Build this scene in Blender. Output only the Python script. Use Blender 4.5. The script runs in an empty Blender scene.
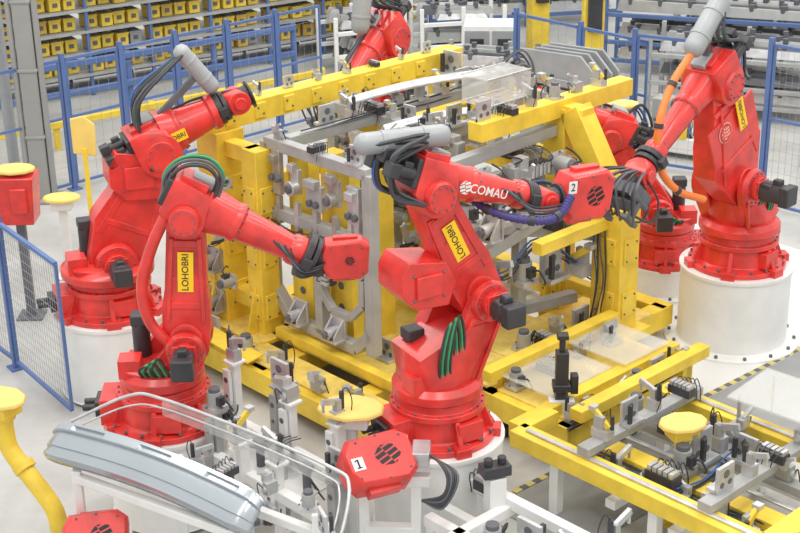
import bpy, bmesh, math, random
from mathutils import Matrix, Vector
random.seed(7)
V=Vector; rad=math.radians
sc=bpy.context.scene
# ---------------------------------------------------------------- materials
def srgb(c): return tuple(((x/255)/12.92 if x/255<=.04045 else ((x/255+.055)/1.055)**2.4) for x in c)
MATS={}
def mat(name,c,rough=.5,metal=0,var=.12,scale=6,alpha=1,coat=0):
    if name in MATS: return MATS[name]
    m=bpy.data.materials.new(name);m.use_nodes=True;nt=m.node_tree;b=nt.nodes["Principled BSDF"]
    c=srgb(c)
    tc=nt.nodes.new("ShaderNodeTexCoord");n=nt.nodes.new("ShaderNodeTexNoise");n.inputs["Scale"].default_value=scale;n.inputs["Detail"].default_value=4
    r=nt.nodes.new("ShaderNodeValToRGB");r.color_ramp.elements[0].position=.3;r.color_ramp.elements[1].position=.7
    r.color_ramp.elements[0].color=tuple(x*(1-var) for x in c)+(1,);r.color_ramp.elements[1].color=tuple(min(1,x*(1+var*.5)) for x in c)+(1,)
    nt.links.new(tc.outputs["Object"],n.inputs["Vector"]);nt.links.new(n.outputs["Fac"],r.inputs["Fac"]);nt.links.new(r.outputs["Color"],b.inputs["Base Color"])
    b.inputs["Roughness"].default_value=rough;b.inputs["Metallic"].default_value=metal;b.inputs["Alpha"].default_value=alpha
    b.inputs["Coat Weight"].default_value=coat;b.inputs["Coat Roughness"].default_value=.2
    MATS[name]=m;return m
RED=mat("robot_red",(224,54,48),.38,0,.3,6,coat=.5)
DRED=mat("dark_red",(196,40,36),.45)
PNK=mat("emblem_light_red",(240,160,150),.5)
YEL=mat("fixture_yellow",(240,208,70),.48,0,.18,5)
TAN=mat("pad_tan",(240,208,116),.6,0,.08)
BLK=mat("motor_black",(60,60,64),.42,0,.3)
DGR=mat("dark_grey",(104,106,112),.5,.2,.2)
GRY=mat("frame_grey",(172,174,173),.48,.2,.15)
SIL=mat("silver_metal",(200,202,204),.34,.5,.2,9)
LGR=mat("cover_grey",(160,164,166),.42,.1,.12)
WHT=mat("white_paint",(232,233,231),.45,0,.06)
BLU=mat("fence_blue",(88,114,166),.5,0,.12)
DBL=mat("hose_blue",(64,104,165),.4)
GRN=mat("hose_green",(54,160,100),.4)
PUR=mat("hose_navy",(68,62,124),.45)
ORG=mat("hose_orange",(246,132,60),.45)
WIR=mat("mesh_wire_grey",(160,166,174),.5,.3)
STK=mat("sticker_yellow",(250,205,34),.5,0,.02)
CLR=mat("clear_plastic",(230,232,228),.12,0,.05,6,alpha=.33)
PAN=mat("panel_silver",(176,184,190),.24,.6,.05,3)
INK=mat("ink_black",(34,32,34),.6,0,.05)
BRS=mat("tool_steel",(176,172,165),.4,.45,.25,12)
DYL=mat("deck_yellow",(234,206,104),.6,0,.2,9)
def floor_mat():
    m=bpy.data.materials.new("floor_concrete");m.use_nodes=True;nt=m.node_tree;b=nt.nodes["Principled BSDF"]
    tc=nt.nodes.new("ShaderNodeTexCoord");n=nt.nodes.new("ShaderNodeTexNoise");n.inputs["Scale"].default_value=1.1;n.inputs["Detail"].default_value=10;n.inputs["Roughness"].default_value=.65
    r=nt.nodes.new("ShaderNodeValToRGB");r.color_ramp.elements[0].position=.3;r.color_ramp.elements[1].position=.72
    r.color_ramp.elements[0].color=srgb((166,166,163))+(1,);r.color_ramp.elements[1].color=srgb((202,202,198))+(1,)
    nt.links.new(tc.outputs["Object"],n.inputs["Vector"]);nt.links.new(n.outputs["Fac"],r.inputs["Fac"]);nt.links.new(r.outputs["Color"],b.inputs["Base Color"])
    b.inputs["Roughness"].default_value=.36;return m
# ---------------------------------------------------------------- geometry builder
class G:
    def __init__(s): s.v=[];s.f=[];s.m=[]
    def add(s,vs,fs,mi=0):
        o=len(s.v);s.v+= [tuple(x) for x in vs]
        for f in fs: s.f.append(tuple(i+o for i in f));s.m.append(mi)
        return s
    def frame(s,c,X,Y,Z,mi=0):
        c=V(c);vs=[c+X*a+Y*b+Z*d for d in(-1,1) for b in(-1,1) for a in(-1,1)]
        return s.add(vs,[(0,2,3,1),(4,5,7,6),(0,1,5,4),(2,6,7,3),(0,4,6,2),(1,3,7,5)],mi)
    def box(s,c,sz,mi=0,rz=0):
        M=Matrix.Rotation(rad(rz),3,'Z')
        return s.frame(c,M@V((sz[0]/2,0,0)),M@V((0,sz[1]/2,0)),V((0,0,sz[2]/2)),mi)
    def bar(s,p,q,w,h=None,mi=0):
        p=V(p);q=V(q);h=h or w;d=q-p;L=d.length
        if L<1e-6:return s
        d/=L;u=V((0,0,1)) if abs(d.z)<.98 else V((0,1,0))
        x=d.cross(u).normalized();y=x.cross(d)
        return s.frame((p+q)/2,d*L/2,x*w/2,y*h/2,mi)
    def ring(s,c,ax,r,n,x=None):
        ax=V(ax).normalized();u=V((0,0,1)) if abs(ax.z)<.9 else V((1,0,0))
        x=ax.cross(u).normalized();y=ax.cross(x)
        return [V(c)+x*r*math.cos(2*math.pi*i/n)+y*r*math.sin(2*math.pi*i/n) for i in range(n)]
    def loft(s,rings,mi=0,cap=True):
        n=len(rings[0]);vs=[p for r in rings for p in r];fs=[]
        for k in range(len(rings)-1):
            for i in range(n):
                j=(i+1)%n;fs.append((k*n+i,k*n+j,(k+1)*n+j,(k+1)*n+i))
        if cap: fs.append(tuple(range(n))[::-1]);fs.append(tuple((len(rings)-1)*n+i for i in range(n)))
        return s.add(vs,fs,mi)
    def cyl(s,p,q,r1,r2=None,n=20,mi=0):
        r2=r1 if r2 is None else r2;ax=V(q)-V(p)
        return s.loft([s.ring(p,ax,r1,n),s.ring(q,ax,r2,n)],mi)
    def lathe(s,prof,c=(0,0,0),n=40,mi=0):
        return s.loft([s.ring(V(c)+V((0,0,z)),(0,0,1),r,n) for r,z in prof],mi)
    def tube(s,pts,r,n=8,mi=0,sub=6,rib=0):
        P=[V(p) for p in pts]
        if len(P)>2 and sub>1:
            Q=[];E=[P[0]*2-P[1]]+P+[P[-1]*2-P[-2]]
            for i in range(1,len(E)-2):
                for k in range(sub):
                    t=k/sub;a,b,c,d=E[i-1:i+3]
                    Q.append(.5*((2*b)+(c-a)*t+(2*a-5*b+4*c-d)*t*t+(3*b-a-3*c+d)*t**3))
            Q.append(P[-1]);P=Q
        rings=[];x=None
        for i,p in enumerate(P):
            d=(P[min(i+1,len(P)-1)]-P[max(i-1,0)]).normalized()
            if x is None: x=d.orthogonal().normalized()
            x=(x-d*x.dot(d)).normalized();y=d.cross(x);q=r*(1+(rib if i%2 else -rib))
            rings.append([p+x*q*math.cos(2*math.pi*k/n)+y*q*math.sin(2*math.pi*k/n) for k in range(n)])
        return s.loft(rings,mi)
    def hull(s,pts,mi=0):
        bm=bmesh.new()
        for p in pts: bm.verts.new(p)
        bmesh.ops.remove_doubles(bm,verts=bm.verts,dist=1e-5)
        r=bmesh.ops.convex_hull(bm,input=bm.verts[:])
        bmesh.ops.delete(bm,geom=[g for g in set(r["geom_interior"]+r["geom_unused"]) if isinstance(g,bmesh.types.BMVert)],context='VERTS')
        bmesh.ops.dissolve_limit(bm,angle_limit=rad(2),verts=bm.verts,edges=bm.edges)
        bmesh.ops.recalc_face_normals(bm,faces=bm.faces)
        bm.verts.index_update()
        s.add([v.co for v in bm.verts],[tuple(v.index for v in f.verts) for f in bm.faces],mi);bm.free();return s
    def slab(s,c,r,y0,y1,n=24):
        c=V(c);return s.ring(c+V((0,y0,0)),(0,1,0),r,n)+s.ring(c+V((0,y1,0)),(0,1,0),r,n)
    def caps(s,p,q,r,mi=0,k=.6):
        p=V(p);q=V(q);d=(q-p).normalized();R=[]
        for t in(-1,-.7,-.3): R.append(s.ring(p+d*t*r*k,d,r*math.sqrt(1-t*t)+.002,16))
        R.append(s.ring(p,d,r,16));R.append(s.ring(q,d,r,16))
        for t in(.3,.7,1): R.append(s.ring(q+d*t*r*k,d,r*math.sqrt(1-t*t)+.002,16))
        return s.loft(R,mi)
    def bolts(s,c,ax,R,r,n,h=.012,mi=0):
        d=V(ax).normalized()
        for p in s.ring(c,ax,R,n): s.cyl(p,p+d*h,r,n=6,mi=mi)
        return s
    def text(s,body,size,M,mi=0):
        if body=="1":
            v=[(-.07,-.36),(.07,-.36),(.07,.36),(-.04,.36),(-.07,.27),(-.24,.14),(-.24,.27),(-.2,-.36),(.2,-.36),(.2,-.27),(-.2,-.27)]
            s.add([M@V((x*size,y*size,0)) for x,y in v],[(0,1,2,3,4),(3,6,5,4),(7,8,9,10)],mi);return s
        v,f=textmesh(body);s.add([M@V((x*size,y*size,0)) for x,y in v],f,mi);return s
    def mesh(s,mats):
        me=bpy.data.meshes.new("m");me.from_pydata(s.v,[],s.f)
        for m in mats: me.materials.append(m)
        me.polygons.foreach_set("material_index",s.m)
        me.update()
        bm=bmesh.new();bm.from_mesh(me);bmesh.ops.recalc_face_normals(bm,faces=bm.faces);bm.to_mesh(me);bm.free()
        me.shade_smooth();me.set_sharp_from_angle(angle=rad(38))
        return me
    def obj(s,name,mats,parent=None,bevel=0,label=None):
        if not isinstance(mats,(list,tuple)): mats=[mats]
        o=bpy.data.objects.new(name,s.mesh(mats));o.data.name=name;sc.collection.objects.link(o)
        if parent: o.parent=parent
        if bevel:
            b=o.modifiers.new("bevel","BEVEL");b.width=bevel;b.segments=2;b.limit_method='ANGLE';b.angle_limit=rad(40)
        if label: o["label"]=label
        return o
_T={}
def textmesh(body):
    if body in _T: return _T[body]
    c=bpy.data.curves.new("t","FONT");c.body=body;c.align_x='CENTER';c.align_y='CENTER';c.resolution_u=3;c.offset=.008
    o=bpy.data.objects.new("t",c);sc.collection.objects.link(o);bpy.context.view_layer.update()
    me=bpy.data.meshes.new_from_object(o.evaluated_get(bpy.context.evaluated_depsgraph_get()))
    r=([(v.co.x,v.co.y) for v in me.vertices],[tuple(p.vertices) for p in me.polygons])
    bpy.data.objects.remove(o);bpy.data.curves.remove(c);bpy.data.meshes.remove(me);_T[body]=r;return r
def fr(o,x,n):
    x=V(x).normalized();n=V(n).normalized();y=n.cross(x)
    M=Matrix((x,y,n)).transposed().to_4x4();M.translation=V(o);return M
def root(name,loc,rz=0,label="",cat="",group=None):
    o=bpy.data.objects.new(name,None);o.empty_display_size=.1;sc.collection.objects.link(o);o.location=loc;o.rotation_euler=(0,0,rad(rz))
    o["label"]=label;o["category"]=cat
    if group:o["group"]=group
    return o
def tag(o,label,cat,group=None,kind=None):
    o["label"]=label
    o["category"]=cat
    if group:o["group"]=group
    if kind:o["kind"]=kind
    return o
def each(name,parent,mm,L,w,h=None,bev=.006):
    for p,q in L: G().bar(p,q,w,h).obj(name,mm,parent,bev)
def bars(name,parent,mm,L,w,h=None,bev=.006):
    g=G()
    for p,q in L: g.bar(p,q,w,h)
    return g.obj(name,mm,parent,bev)
# ---------------------------------------------------------------- camera / light / floor
cd=bpy.data.cameras.new("camera");cam=bpy.data.objects.new("camera",cd);sc.collection.objects.link(cam)
cd.sensor_width=36;cd.lens=1450*36/800
Rm=(Matrix.Rotation(rad(67.5),3,'X')@Matrix.Rotation(rad(-1),3,'Z')).to_4x4();Rm.translation=(0,0,5.84);cam.matrix_world=Rm
cd.clip_end=200;sc.camera=cam
w=bpy.data.worlds.new("w");sc.world=w;w.use_nodes=True;w.node_tree.nodes["Background"].inputs[0].default_value=(1,.985,.965,1);w.node_tree.nodes["Background"].inputs[1].default_value=1.02
def area(loc,sz,e,rot=(0,0,0)):
    l=bpy.data.lights.new("hall_lamp","AREA");l.shape='RECTANGLE';l.size=sz[0];l.size_y=sz[1];l.energy=e;l.color=(1,.975,.93)
    o=bpy.data.objects.new("hall_lamp",l);sc.collection.objects.link(o);o.location=loc;o.rotation_euler=rot
for x in(-4,1,6):
    for y in(6,12,19): area((x,y,9.5),(.8,4.5),175,(0,0,rad(-45)))
sc.view_settings.view_transform='Standard'
fl=G().frame((0,22,-.05),V((22,0,0)),V((0,24,0)),V((0,0,.05))).obj("floor",floor_mat());fl["kind"]="structure"
AX=V((.731,.682,0));BX=V((.682,-.731,0))
def AB(a,b,z=0): return V((-1.6,12.2,z))+AX*a+BX*b
WH=mat("floor_white",(222,223,222),.45,0,.06,2);AIS=mat("aisle_grey",(146,148,148),.45,0,.08)
g=G().frame(V((2.9,12.6,.004)),AX*2.2,BX*1.6,V((0,0,.003)));o=g.obj("trim_1",WH);o["kind"]="structure"
p0=V((2.54,11.0,0));p1=V((3.64,11.94,0));dd=(p1-p0).normalized();nn=V((dd.y,-dd.x,0))
g=G().frame(p0+dd*2+nn*.45+V((0,0,.005)),dd*4.5,nn*.42,V((0,0,.003)));o=g.obj("trim_2",AIS);o["kind"]="structure"
g=G()
for i in range(60):
    c=p0+dd*(-2.2+i*.14)+V((0,0,.01));g.frame(c,dd*.035,nn*.025,V((0,0,.002)),0);g.frame(c+dd*.07,dd*.035,nn*.025,V((0,0,.002)),1)
o=g.obj("trim_3",[mat("tape_yellow",(205,190,110),.6),DGR]);o["kind"]="structure"
# ---------------------------------------------------------------- logos, tool
def logo(g,M,r,mi,n=4,rot=24):
    # faceted round mark: two half fields of slanted stripes inside a hexagon outline
    R=Matrix.Rotation(rad(rot),4,'Z')
    def hx(y): y=abs(y);return .9*r if y<=.5*r else max(.04*r,.9*r*(1-(y-.5*r)/(.52*r))+.04*r)
    for half in(-1,1):
        off=0 if half<0 else r/n
        for k in range(-1,n+1):
            y0=-r+2*r*k/n+off+.07*r;y1=y0+2*r/n-.15*r;y0=max(y0,-r);y1=min(y1,r)
            if y1-y0<.05*r: continue
            vs=[];fs=[];seg=6
            for j in range(seg+1):
                y=y0+(y1-y0)*j/seg;x=hx(y);vs+=[(half*.03*r,y),(half*max(x,.05*r),y)]
            for j in range(seg): fs.append((2*j,2*j+1,2*j+3,2*j+2))
            g.add([M@(R@V((a,b,0))) for a,b in vs],fs,mi)
def tool_body(parent,M,num,name="gripper_body",s=1,tp=(.08,.085),ls=.08,wy=1):
    M=M@Matrix.Scale(s,4)@Matrix.Diagonal((1,wy,1,1))
    g=G();lo=[(0,-.07),(.05,-.17),(.35,-.19),(.42,-.13),(.44,.12),(.37,.18),(.05,.17),(0,.08)]
    hi=[(.02,-.06),(.07,-.15),(.34,-.17),(.40,-.115),(.42,.105),(.355,.16),(.07,.15),(.02,.065)]
    g.hull([M@V((x,y,-.08)) for x,y in lo]+[M@V((x,y,.07)) for x,y in lo]+[M@V((x,y,.1)) for x,y in hi])
    g.hull([M@V((x,y,z)) for x in(.1,.3) for y in(-.215,-.15) for z in(-.05,.03)])
    g.hull([M@V((x,y,z)) for x in(.12,.34) for y in(.15,.2) for z in(-.05,.02)])
    n_=M.to_3x3()@V((0,0,1))
    for x,y in((.06,-.12),(.1,.13),(.37,-.12),(.37,.12),(.23,-.16),(.23,.15)): g.bolts(M@V((x,y,.098)),n_,.001,.009,1,.012,1)
    b=g.obj(name,[RED,DGR],parent,.01)
    g=G();logo(g,M@Matrix.Translation((.26,0,.1015)),ls,0);g.obj("logo",INK,parent)
    if num:
        Mt=M@Matrix.Translation((tp[0],tp[1],.102));g=G();g.frame(Mt@V((0,0,0)),Mt.to_3x3()@V((.035,0,0)),Mt.to_3x3()@V((0,.045,0)),Mt.to_3x3()@V((0,0,.002)))
        t=g.obj("number_tag",WHT,parent);G().text(num,.08*s,Mt.normalized() @Matrix.Translation((0,0,.004))).obj("digit",INK,t)
    return b
# ---------------------------------------------------------------- robot
def robot(loc,hd,J2,J3,W,S,label,R=dict()):
    rt=root("industrial_robot",loc,hd,label,"industrial robot")
    z0=loc[2];J2=V((J2[0],0,J2[1]-z0));J3=V((J3[0],0,J3[1]-z0));W=V((W[0],0,W[1]-z0));k=R.get("s",1);lw=R.get("lw",1)
    RD=[RED,DGR];Y=V((0,1,0));kk=k;k=R.get("bs",.95)
    g=G();g.lathe([(.44*k,0),(.44*k,.045),(.38*k,.05),(.35*k,.07),(.33*k,.22),(.36*k,.225),(.36*k,.27),(.32*k,.275),(.31*k,.33)])
    for i in range(6):
        a=i*math.pi/3+.4;c=V((math.cos(a)*.38*k,math.sin(a)*.38*k,.03));g.box(c,(.2*k,.12*k,.07),0,math.degrees(a))
        g.hull([V((math.cos(a+q)*rr*k,math.sin(a+q)*rr*k,z)) for q in(-.05,.05) for rr,z in((.3,.25),(.36,.22),(.43,.05),(.3,.05))])
    g.box((-.36*k,0,.14),(.22,.3,.2));g.box((.05,-S*-.33*k,.14),(.2,.12,.14))
    g.bolts((0,0,.05),(0,0,1),.42*k,.013,18,.025,1);g.bolts((0,0,.27),(0,0,1),.342*k,.009,24,.012,1)
    g.obj("base",RD,rt,.01)
    g=G();g.box((-.49*k,0,.14),(.06,.2,.12));g.cyl((-.48*k,.05,.14),(-.62*k,.05,.14),.025);g.cyl((-.48*k,-.05,.14),(-.62*k,-.05,.14),.025);g.obj("connector_box",BLK,rt,.006)
    k=kk
    g=G();g.lathe([(.31*k,.335),(.325*k,.35),(.325*k,.41),(.28*k,.45)])
    zc=.43;cz=J2.z
    g.hull(g.ring((-.02,0,zc),(0,0,1),.26*k,12)+[J2+V((a*k,b*k,-.16)) for a in(-.15,.1) for b in(-.2,.2)]+[V((a*k,b*k,max(zc+.05,cz-.32))) for a in(-.26,.1) for b in(-.2,.2)])
    g.hull(g.slab(J2,.185*k,-.27*k*S,-.13*k*S)+[V((x,-y*S*k,zc)) for x in(-.2,.2) for y in(.13,.25)])
    g.hull(g.slab(J2+V((0,0,-.03)),.15*k,.13*k*S,.19*k*S)+[V((x,y*S*k,zc)) for x in(-.12,.2) for y in(.13,.2)])
    g.box((-.22*k,.1*S,zc+.06),(.16,.16,.14));g.bolts((0,0,.41),(0,0,1),.305*k,.009,16,.012,1)
    g.bar(V((.2*k,S*.2*k,zc)),J2+V((.1,S*.2*k,-.12)),.03,.03);g.bar(V((-.14*k,S*.2*k,zc)),J2+V((-.13,S*.2*k,-.1)),.03,.03)
    g.obj("turret",RD,rt,.014)
    g=G();g.cyl(J2+V((0,.19*S,0))*1,J2+V((0,.24*S,0)),.155*k,.14*k,24);g.cyl(J2+V((0,.24*S,0)),J2+V((0,.29*S,0)),.095*k,n=20)
    g.frame(J2+V((0,.295*S,0)),V((.085,0,0)),V((0,.012,0)),V((0,0,.085)))
    g.bolts(J2+V((0,.235*S,0)),(0,S,0),.12*k,.009,12,.014,1);g.obj("shoulder_gearbox",RD,rt,.006)
    ms=R.get("ms",1)
    g=G();g.cyl(J2+V((0,.30*S,0)),J2+V((0,.46*S*ms,0)),.072*k*ms,n=20);g.frame(J2+V((0,.37*S,0)),V((.07,0,0))*ms,V((0,.05,0)),V((0,0,.07))*ms);g.frame(J2+V((0,.49*S*ms,0)),V((.078,0,0))*ms,V((0,.045,0)),V((0,0,.078))*ms);g.frame(J2+V((0,.40*S*ms,.085*ms)),V((.035,0,0)),V((0,.04,0)),V((0,0,.035)))
    g.obj("shoulder_motor",BLK,rt,.012)
    g=G();m1=V((-.14,-.1*S,.44));g.cyl(m1,m1+V((0,0,.3)),.065,n=16);g.box(m1+V((0,0,.33)),(.13,.13,.08));g.obj("turning_motor",BLK,rt,.01)
    ad=(J3-J2);L=ad.length;ad/=L;an=Y.cross(ad)
    kw=k*lw
    g=G();g.hull(g.slab(J2,.175*k,-.11*k,.11*k)+g.slab(J2+ad*L*.42,.15*kw,-.1*k,.1*k)+[J2+ad*L*.3+an*a*kw+Y*b*k for a in(-.17,.17) for b in(-.1,.1)])
    g.hull([J2+ad*L*.4+an*a*kw+Y*b*k for a in(-.15,.15) for b in(-.095,.095)]+g.slab(J3,.135*k,-.095*k,.095*k))
    for sg in(-1,1):
        g.bar(J2+ad*.2+an*sg*.125*kw+Y*(.1*k*S),J3-ad*.16+an*sg*.1*k+Y*(.095*k*S),.03,.055)
    g.bar(J2+ad*L*.32-an*.12*kw+Y*.1*k*S,J2+ad*L*.32+an*.12*kw+Y*.1*k*S,.03,.05);g.bar(J3-ad*.2-an*.1*kw+Y*.1*k*S,J3-ad*.2+an*.1*kw+Y*.1*k*S,.03,.05)
    g.hull(g.slab(J2,.13,.1*k*S,.15*k*S)+g.slab(J2+ad*.06,.12,.1*S*k,.14*S*k))
    la=g.obj("lower_arm",RD,rt,.01)
    if R.get("st"):
        c=J2+ad*L*R.get("sp",.5)+an*R.get("so",0)+V((0,R.get("sy",.104)*k*S,0))
        M=fr(c,ad,(0,S,0));g=G();g.frame(c,ad*.15,an*.055,V((0,.003,0)));s_=g.obj("warning_label",STK,la)
        G().text(R["st"],.066,M@Matrix.Translation((0,0,.005))).obj("lettering",INK,s_)
    if R.get("disc"):
        c=J2+ad*L*R["disc"]+an*R.get("do",0)+V((0,.112*k*S,0));g=G();g.cyl(c-V((0,.02*S,0)),c+V((0,.004*S,0)),.09,n=28);g.cyl(c+V((0,.003*S,0)),c+V((0,.006*S,0)),.095,.088,n=28,mi=1);g.cyl(c+V((0,.005*S,0)),c+V((0,.008*S,0)),.084,n=28);d_=g.obj("round_badge",[DRED,PNK],la)
        g=G();logo(g,fr(c+V((0,.010*S,0)),(-S,0,0),(0,S,0)),.066,0);g.obj("emblem",PNK,d_)
        g=G();g.frame(J2+ad*L*.55+Y*(.1*k*S),ad*.2,an*.16*kw,Y*.012);g.obj("cover_plate",RED,la,.01)
    f=(W-J3).normalized()
    E=J3+Y.cross(f)*(.09 if Y.cross(f).z>0 else -.09);f=(W-E).normalized();u=Y.cross(f);u=u if u.z>0 else -u
    g=G();g.hull(g.slab(J3,.15*k,-.18*k,.18*k)+[E+f*.12+u*a+Y*b for a in(-.1*k,.13*k) for b in(-.13*k,.13*k)]+[E-f*.17+u*a+Y*b for a in(-.11,.15) for b in(-.17*k,.17*k)])
    g.cyl(J3+V((0,.18*S,0)),J3+V((0,.235*S,0)),.12*k,.105*k,24);g.bolts(J3+V((0,.225*S,0)),(0,S,0),.085*k,.008,10,.024,1)
    g.frame(E-f*.03+u*.15,f*.1,V((0,.1,0)),u*.03)
    g.cyl(J3-V((0,.18*S,0)),J3-V((0,.24*S,0)),.12*k,.1*k,24)
    g.obj("elbow",RD,rt,.014)
    g=G()
    if R.get("mo",1):
        for y in(-.12,0.0,.12):
            p=E-f*.2+Y*y+u*(.02+(.07 if y==0 else 0));g.cyl(p,p-f*.15,.045,n=14);g.frame(p-f*.17,f*.04,Y*.05,u*.05);g.frame(p-f*.06+u*.055,f*.035,Y*.025,u*.02)
    g.frame(E-f*.185+u*.03,f*.02,Y*.16,u*.1)
    g.obj("wrist_motor_group",BLK,rt,.008)
    g=G();g.frame(E+f*.02+u*.17-Y*S*.02,f*.08,Y*.07,u*.025);g.obj("junction_box",LGR,rt,.008)
    g=G();LF=(W-E).length;fk=R.get("fk",1)*k
    g.hull([E+f*.1+u*a*fk+Y*b*fk for a,b in((-.13,-.09),(-.09,-.125),(.09,-.125),(.13,-.09),(.13,.09),(.09,.125),(-.09,.125),(-.13,.09))]+g.ring(E+f*LF*.4,f,.12*fk,20))
    g.loft([g.ring(E+f*LF*t,f,r*fk,24) for t,r in((.35,.118),(.40,.128),(.43,.128),(.45,.108),(.88,.085),(.91,.102),(1,.102))])
    g.bolts(E+f*LF*.43,f,.116*fk,.009,12,.02,1);g.bolts(E+f*LF*.88,f,.09*fk,.007,10,.02,1)
    fa=g.obj("forearm",RD,rt,.007)
    if R.get("fst"):
        c=E+f*LF*.26+Y*S*.127*fk;g=G();g.frame(c,f*.13,u*.045,Y*.004);s_=g.obj("warning_label",STK,fa);M=fr(c+Y*S*.006,f,(0,S,0))
        if (M.to_3x3()@V((0,1,0))).z<0: M=fr(c+Y*S*.006,-f,(0,S,0))
        G().text(R["fst"],.056,M).obj("lettering",INK,s_)
    if R.get("txt"):
        c=E+f*(LF*.4)+V((0,.138*k*S,0))
        M=fr(c,f,(0,S,0))
        if (M.to_3x3()@V((0,1,0))).z<0: M=fr(c,-f,(0,S,0))
        G().text(R["txt"],.088,M@Matrix.Translation((.1,0,0))).obj("lettering",WHT,fa)
        g=G();logo(g,M@Matrix.Translation((-.1,0,0.002)),.05,0);g.obj("emblem",WHT,fa)
    rr_=R.get("ring",.115)
    g=G();g.cyl(W,W+f*.05,rr_*k,n=24);g.cyl(W+f*.05,W+f*.06,rr_*.7*k,n=24);g.cyl(W+f*.06,W+f*.1,rr_*.9*k,n=24);g.frame(W+f*.04+Y*S*rr_*k,f*.035,Y*.03,u*.04);g.obj("wrist_ring",BLK,rt,.006)
    td=V(R.get("td",tuple(f))).normalized()
    if R.get("short"):
        T=W+f*.1
        g=G();g.frame(T+td*.02,td*.04,V((0,.1,0)),td.cross(Y)*.1);g.obj("tool_flange",BLK,rt,.01)
        T=T+td*.04
    else:
        g=G();g.hull(g.ring(W+f*.1,f,.085*k,20)+g.slab(W+f*.2,.08*k,-.095*k,.095*k));g.cyl(W+f*.2-V((0,.12*k,0)),W+f*.2+V((0,.12*k,0)),.055);g.obj("wrist",RED,rt,.008)
        T=W+f*.2+td*.06
        g=G();g.cyl(T-td*.02,T+td*.05,.075*k,n=20);g.cyl(T+td*.05,T+td*.07,.1*k,n=20);g.obj("tool_flange",BLK,rt,.005);T=T+td*.07
    if R.get("nogrip"): pass
    elif "tool" in R:
        tool_body(rt,fr(T,td,(0,S,0)),R["tool"],"gripper_body",R.get("ts",1),R.get("tp",(.08,.085)),R.get("ls",.08),R.get("wy",1))
        for i in range(4): G().tube([W-f*(.25-.05*i)+Y*S*.09+u*.03,W+f*.02+Y*S*(.16+.01*i)-u*(.04+.02*i),T+Y*S*.14-u*(.02*i),T+td*.03+Y*S*.08],.009,6).obj("hose",[BLK,DGR,BLK,BLK][i],rt)
    else:
        n2=td.cross(Y)
        g=G();g.frame(T+td*.05,td*.05,V((0,.14,0)),n2*.12);g.box(T+td*.14,(.12,.2,.1))
        for y in(-.12,.12): g.bar(T+Y*y,T+Y*y+td*.28,.05,.05);g.cyl(T+Y*y+td*.1-n2*.13,T+Y*y+td*.1+n2*.14,.028);g.frame(T+Y*y+td*.28,td*.02,V((0,.03,0)),n2*.1)
        g.obj("gripper",DGR,rt,.006)
        for i in range(9):
            y=-.16+.04*i;q=random.uniform(-.04,.05);G().tube([T-td*.12+Y*y*.6+u*.06,T+n2*(.2+q)+Y*y*1.3,T+td*.15+n2*(.24+q)+Y*y*1.6,T+td*(.26+q)+Y*y*1.1],.01,6).obj("hose",[BLK,BLK,DGR][i%3],rt)
            if i%2: G().tube([T-td*.1+Y*y*.6+u*.06,T-n2*(.17+q)+Y*y*1.5,T+td*.18-n2*(.2+q)+Y*y*1.6,T+td*(.24+q)+Y*y*.9],.01,6).obj("hose",BLK,rt)
    if R.get("link"):
        q=[J2+V((-.1,.14*S,.02)),J2+V((-.24,.14*S,.22)),J2+V((-.27,.14*S,L*.5)),J3+V((-.24,.14*S,-.2)),J3+V((-.13,.14*S,.02))]
        G().tube(q,.042,10).obj("connecting_link",RED,rt)
    if R.get("cw"):
        c=J2+ad*L*.42-an*R["cw"]+V((0,0,R.get("cz",0)));g=G();q=R.get("cs",1)
        X=V((1,0,0));Z=V((0,0,1))
        g.hull([c+X*x*q+V((0,y,0))+Z*z*q for x,z in((-.22,.1),(-.16,.19),(.12,.14),(.2,-.02),(.14,-.18),(-.12,-.16),(-.22,-.05)) for y in(-.17,.17)])
        g.frame(c+V((-.02,.18*S,0)),X*.1*q,V((0,.015,0)),Z*.08*q)
        for a,b in((-.13,-.09),(-.13,.09),(.1,-.1),(.1,.08)): g.bolts(c+X*a*q+Z*b*q+Y*.168*S,(0,S,0),.001,.012,1,.014,1)
        g.obj("counterweight",RD,rt,.016)
    if R.get("cov"):
        a,b=[J3+V(x) for x in R["cov"]];g=G();g.caps(a,b,R.get("cr",.075),k=1.1);dn=V((0,0,-1));g.bar(a*.6+b*.4+dn*.05,a*.3+b*.7+dn*.05,.09,.06)
        d_=(b-a).normalized();g.cyl(a*.8+b*.2,a*.8+b*.2+d_*.03,R.get("cr",.075)*1.07,n=16);g.cyl(a*.25+b*.75,a*.25+b*.75+d_*.03,R.get("cr",.075)*1.07,n=16)
        g.obj("hose_cover",LGR,rt,.004)
        m=(a+b)/2;G().bar(m+dn*.05,J3+u*.2,.05,.05).obj("hose_bracket",DGR,rt)
        top=a
    else: top=J3+u*.22-f*.05
    bk=-f;mats=[BLK,DBL,BLK,BLK,GRN,BLK,DGR,BLK,BLK,BLK];rr=R.get("loop",.24);hh=R.get("hh",.26)
    for i in range(R.get("nh",9)):
        y=S*(-.1+.03*i);j=random.uniform(-.04,.03);j2=random.uniform(-.04,.04);g=G()
        pts=[top+V((0,y*.4,-.02))+u*.02,E+bk*(rr*.7+j)+u*(hh+j2)+V((0,y,0)),E+bk*(rr+.12+j)+u*(.08+j2)+V((0,y,0)),E+bk*(rr+.05+j)-u*(.14+j)+V((0,y,0)),E+bk*(.12+j)-u*.15+V((0,y+S*.1,0))]
        g.tube(pts,.009+.003*(i%3),6);g.obj("hose",mats[i%10],rt)
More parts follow.
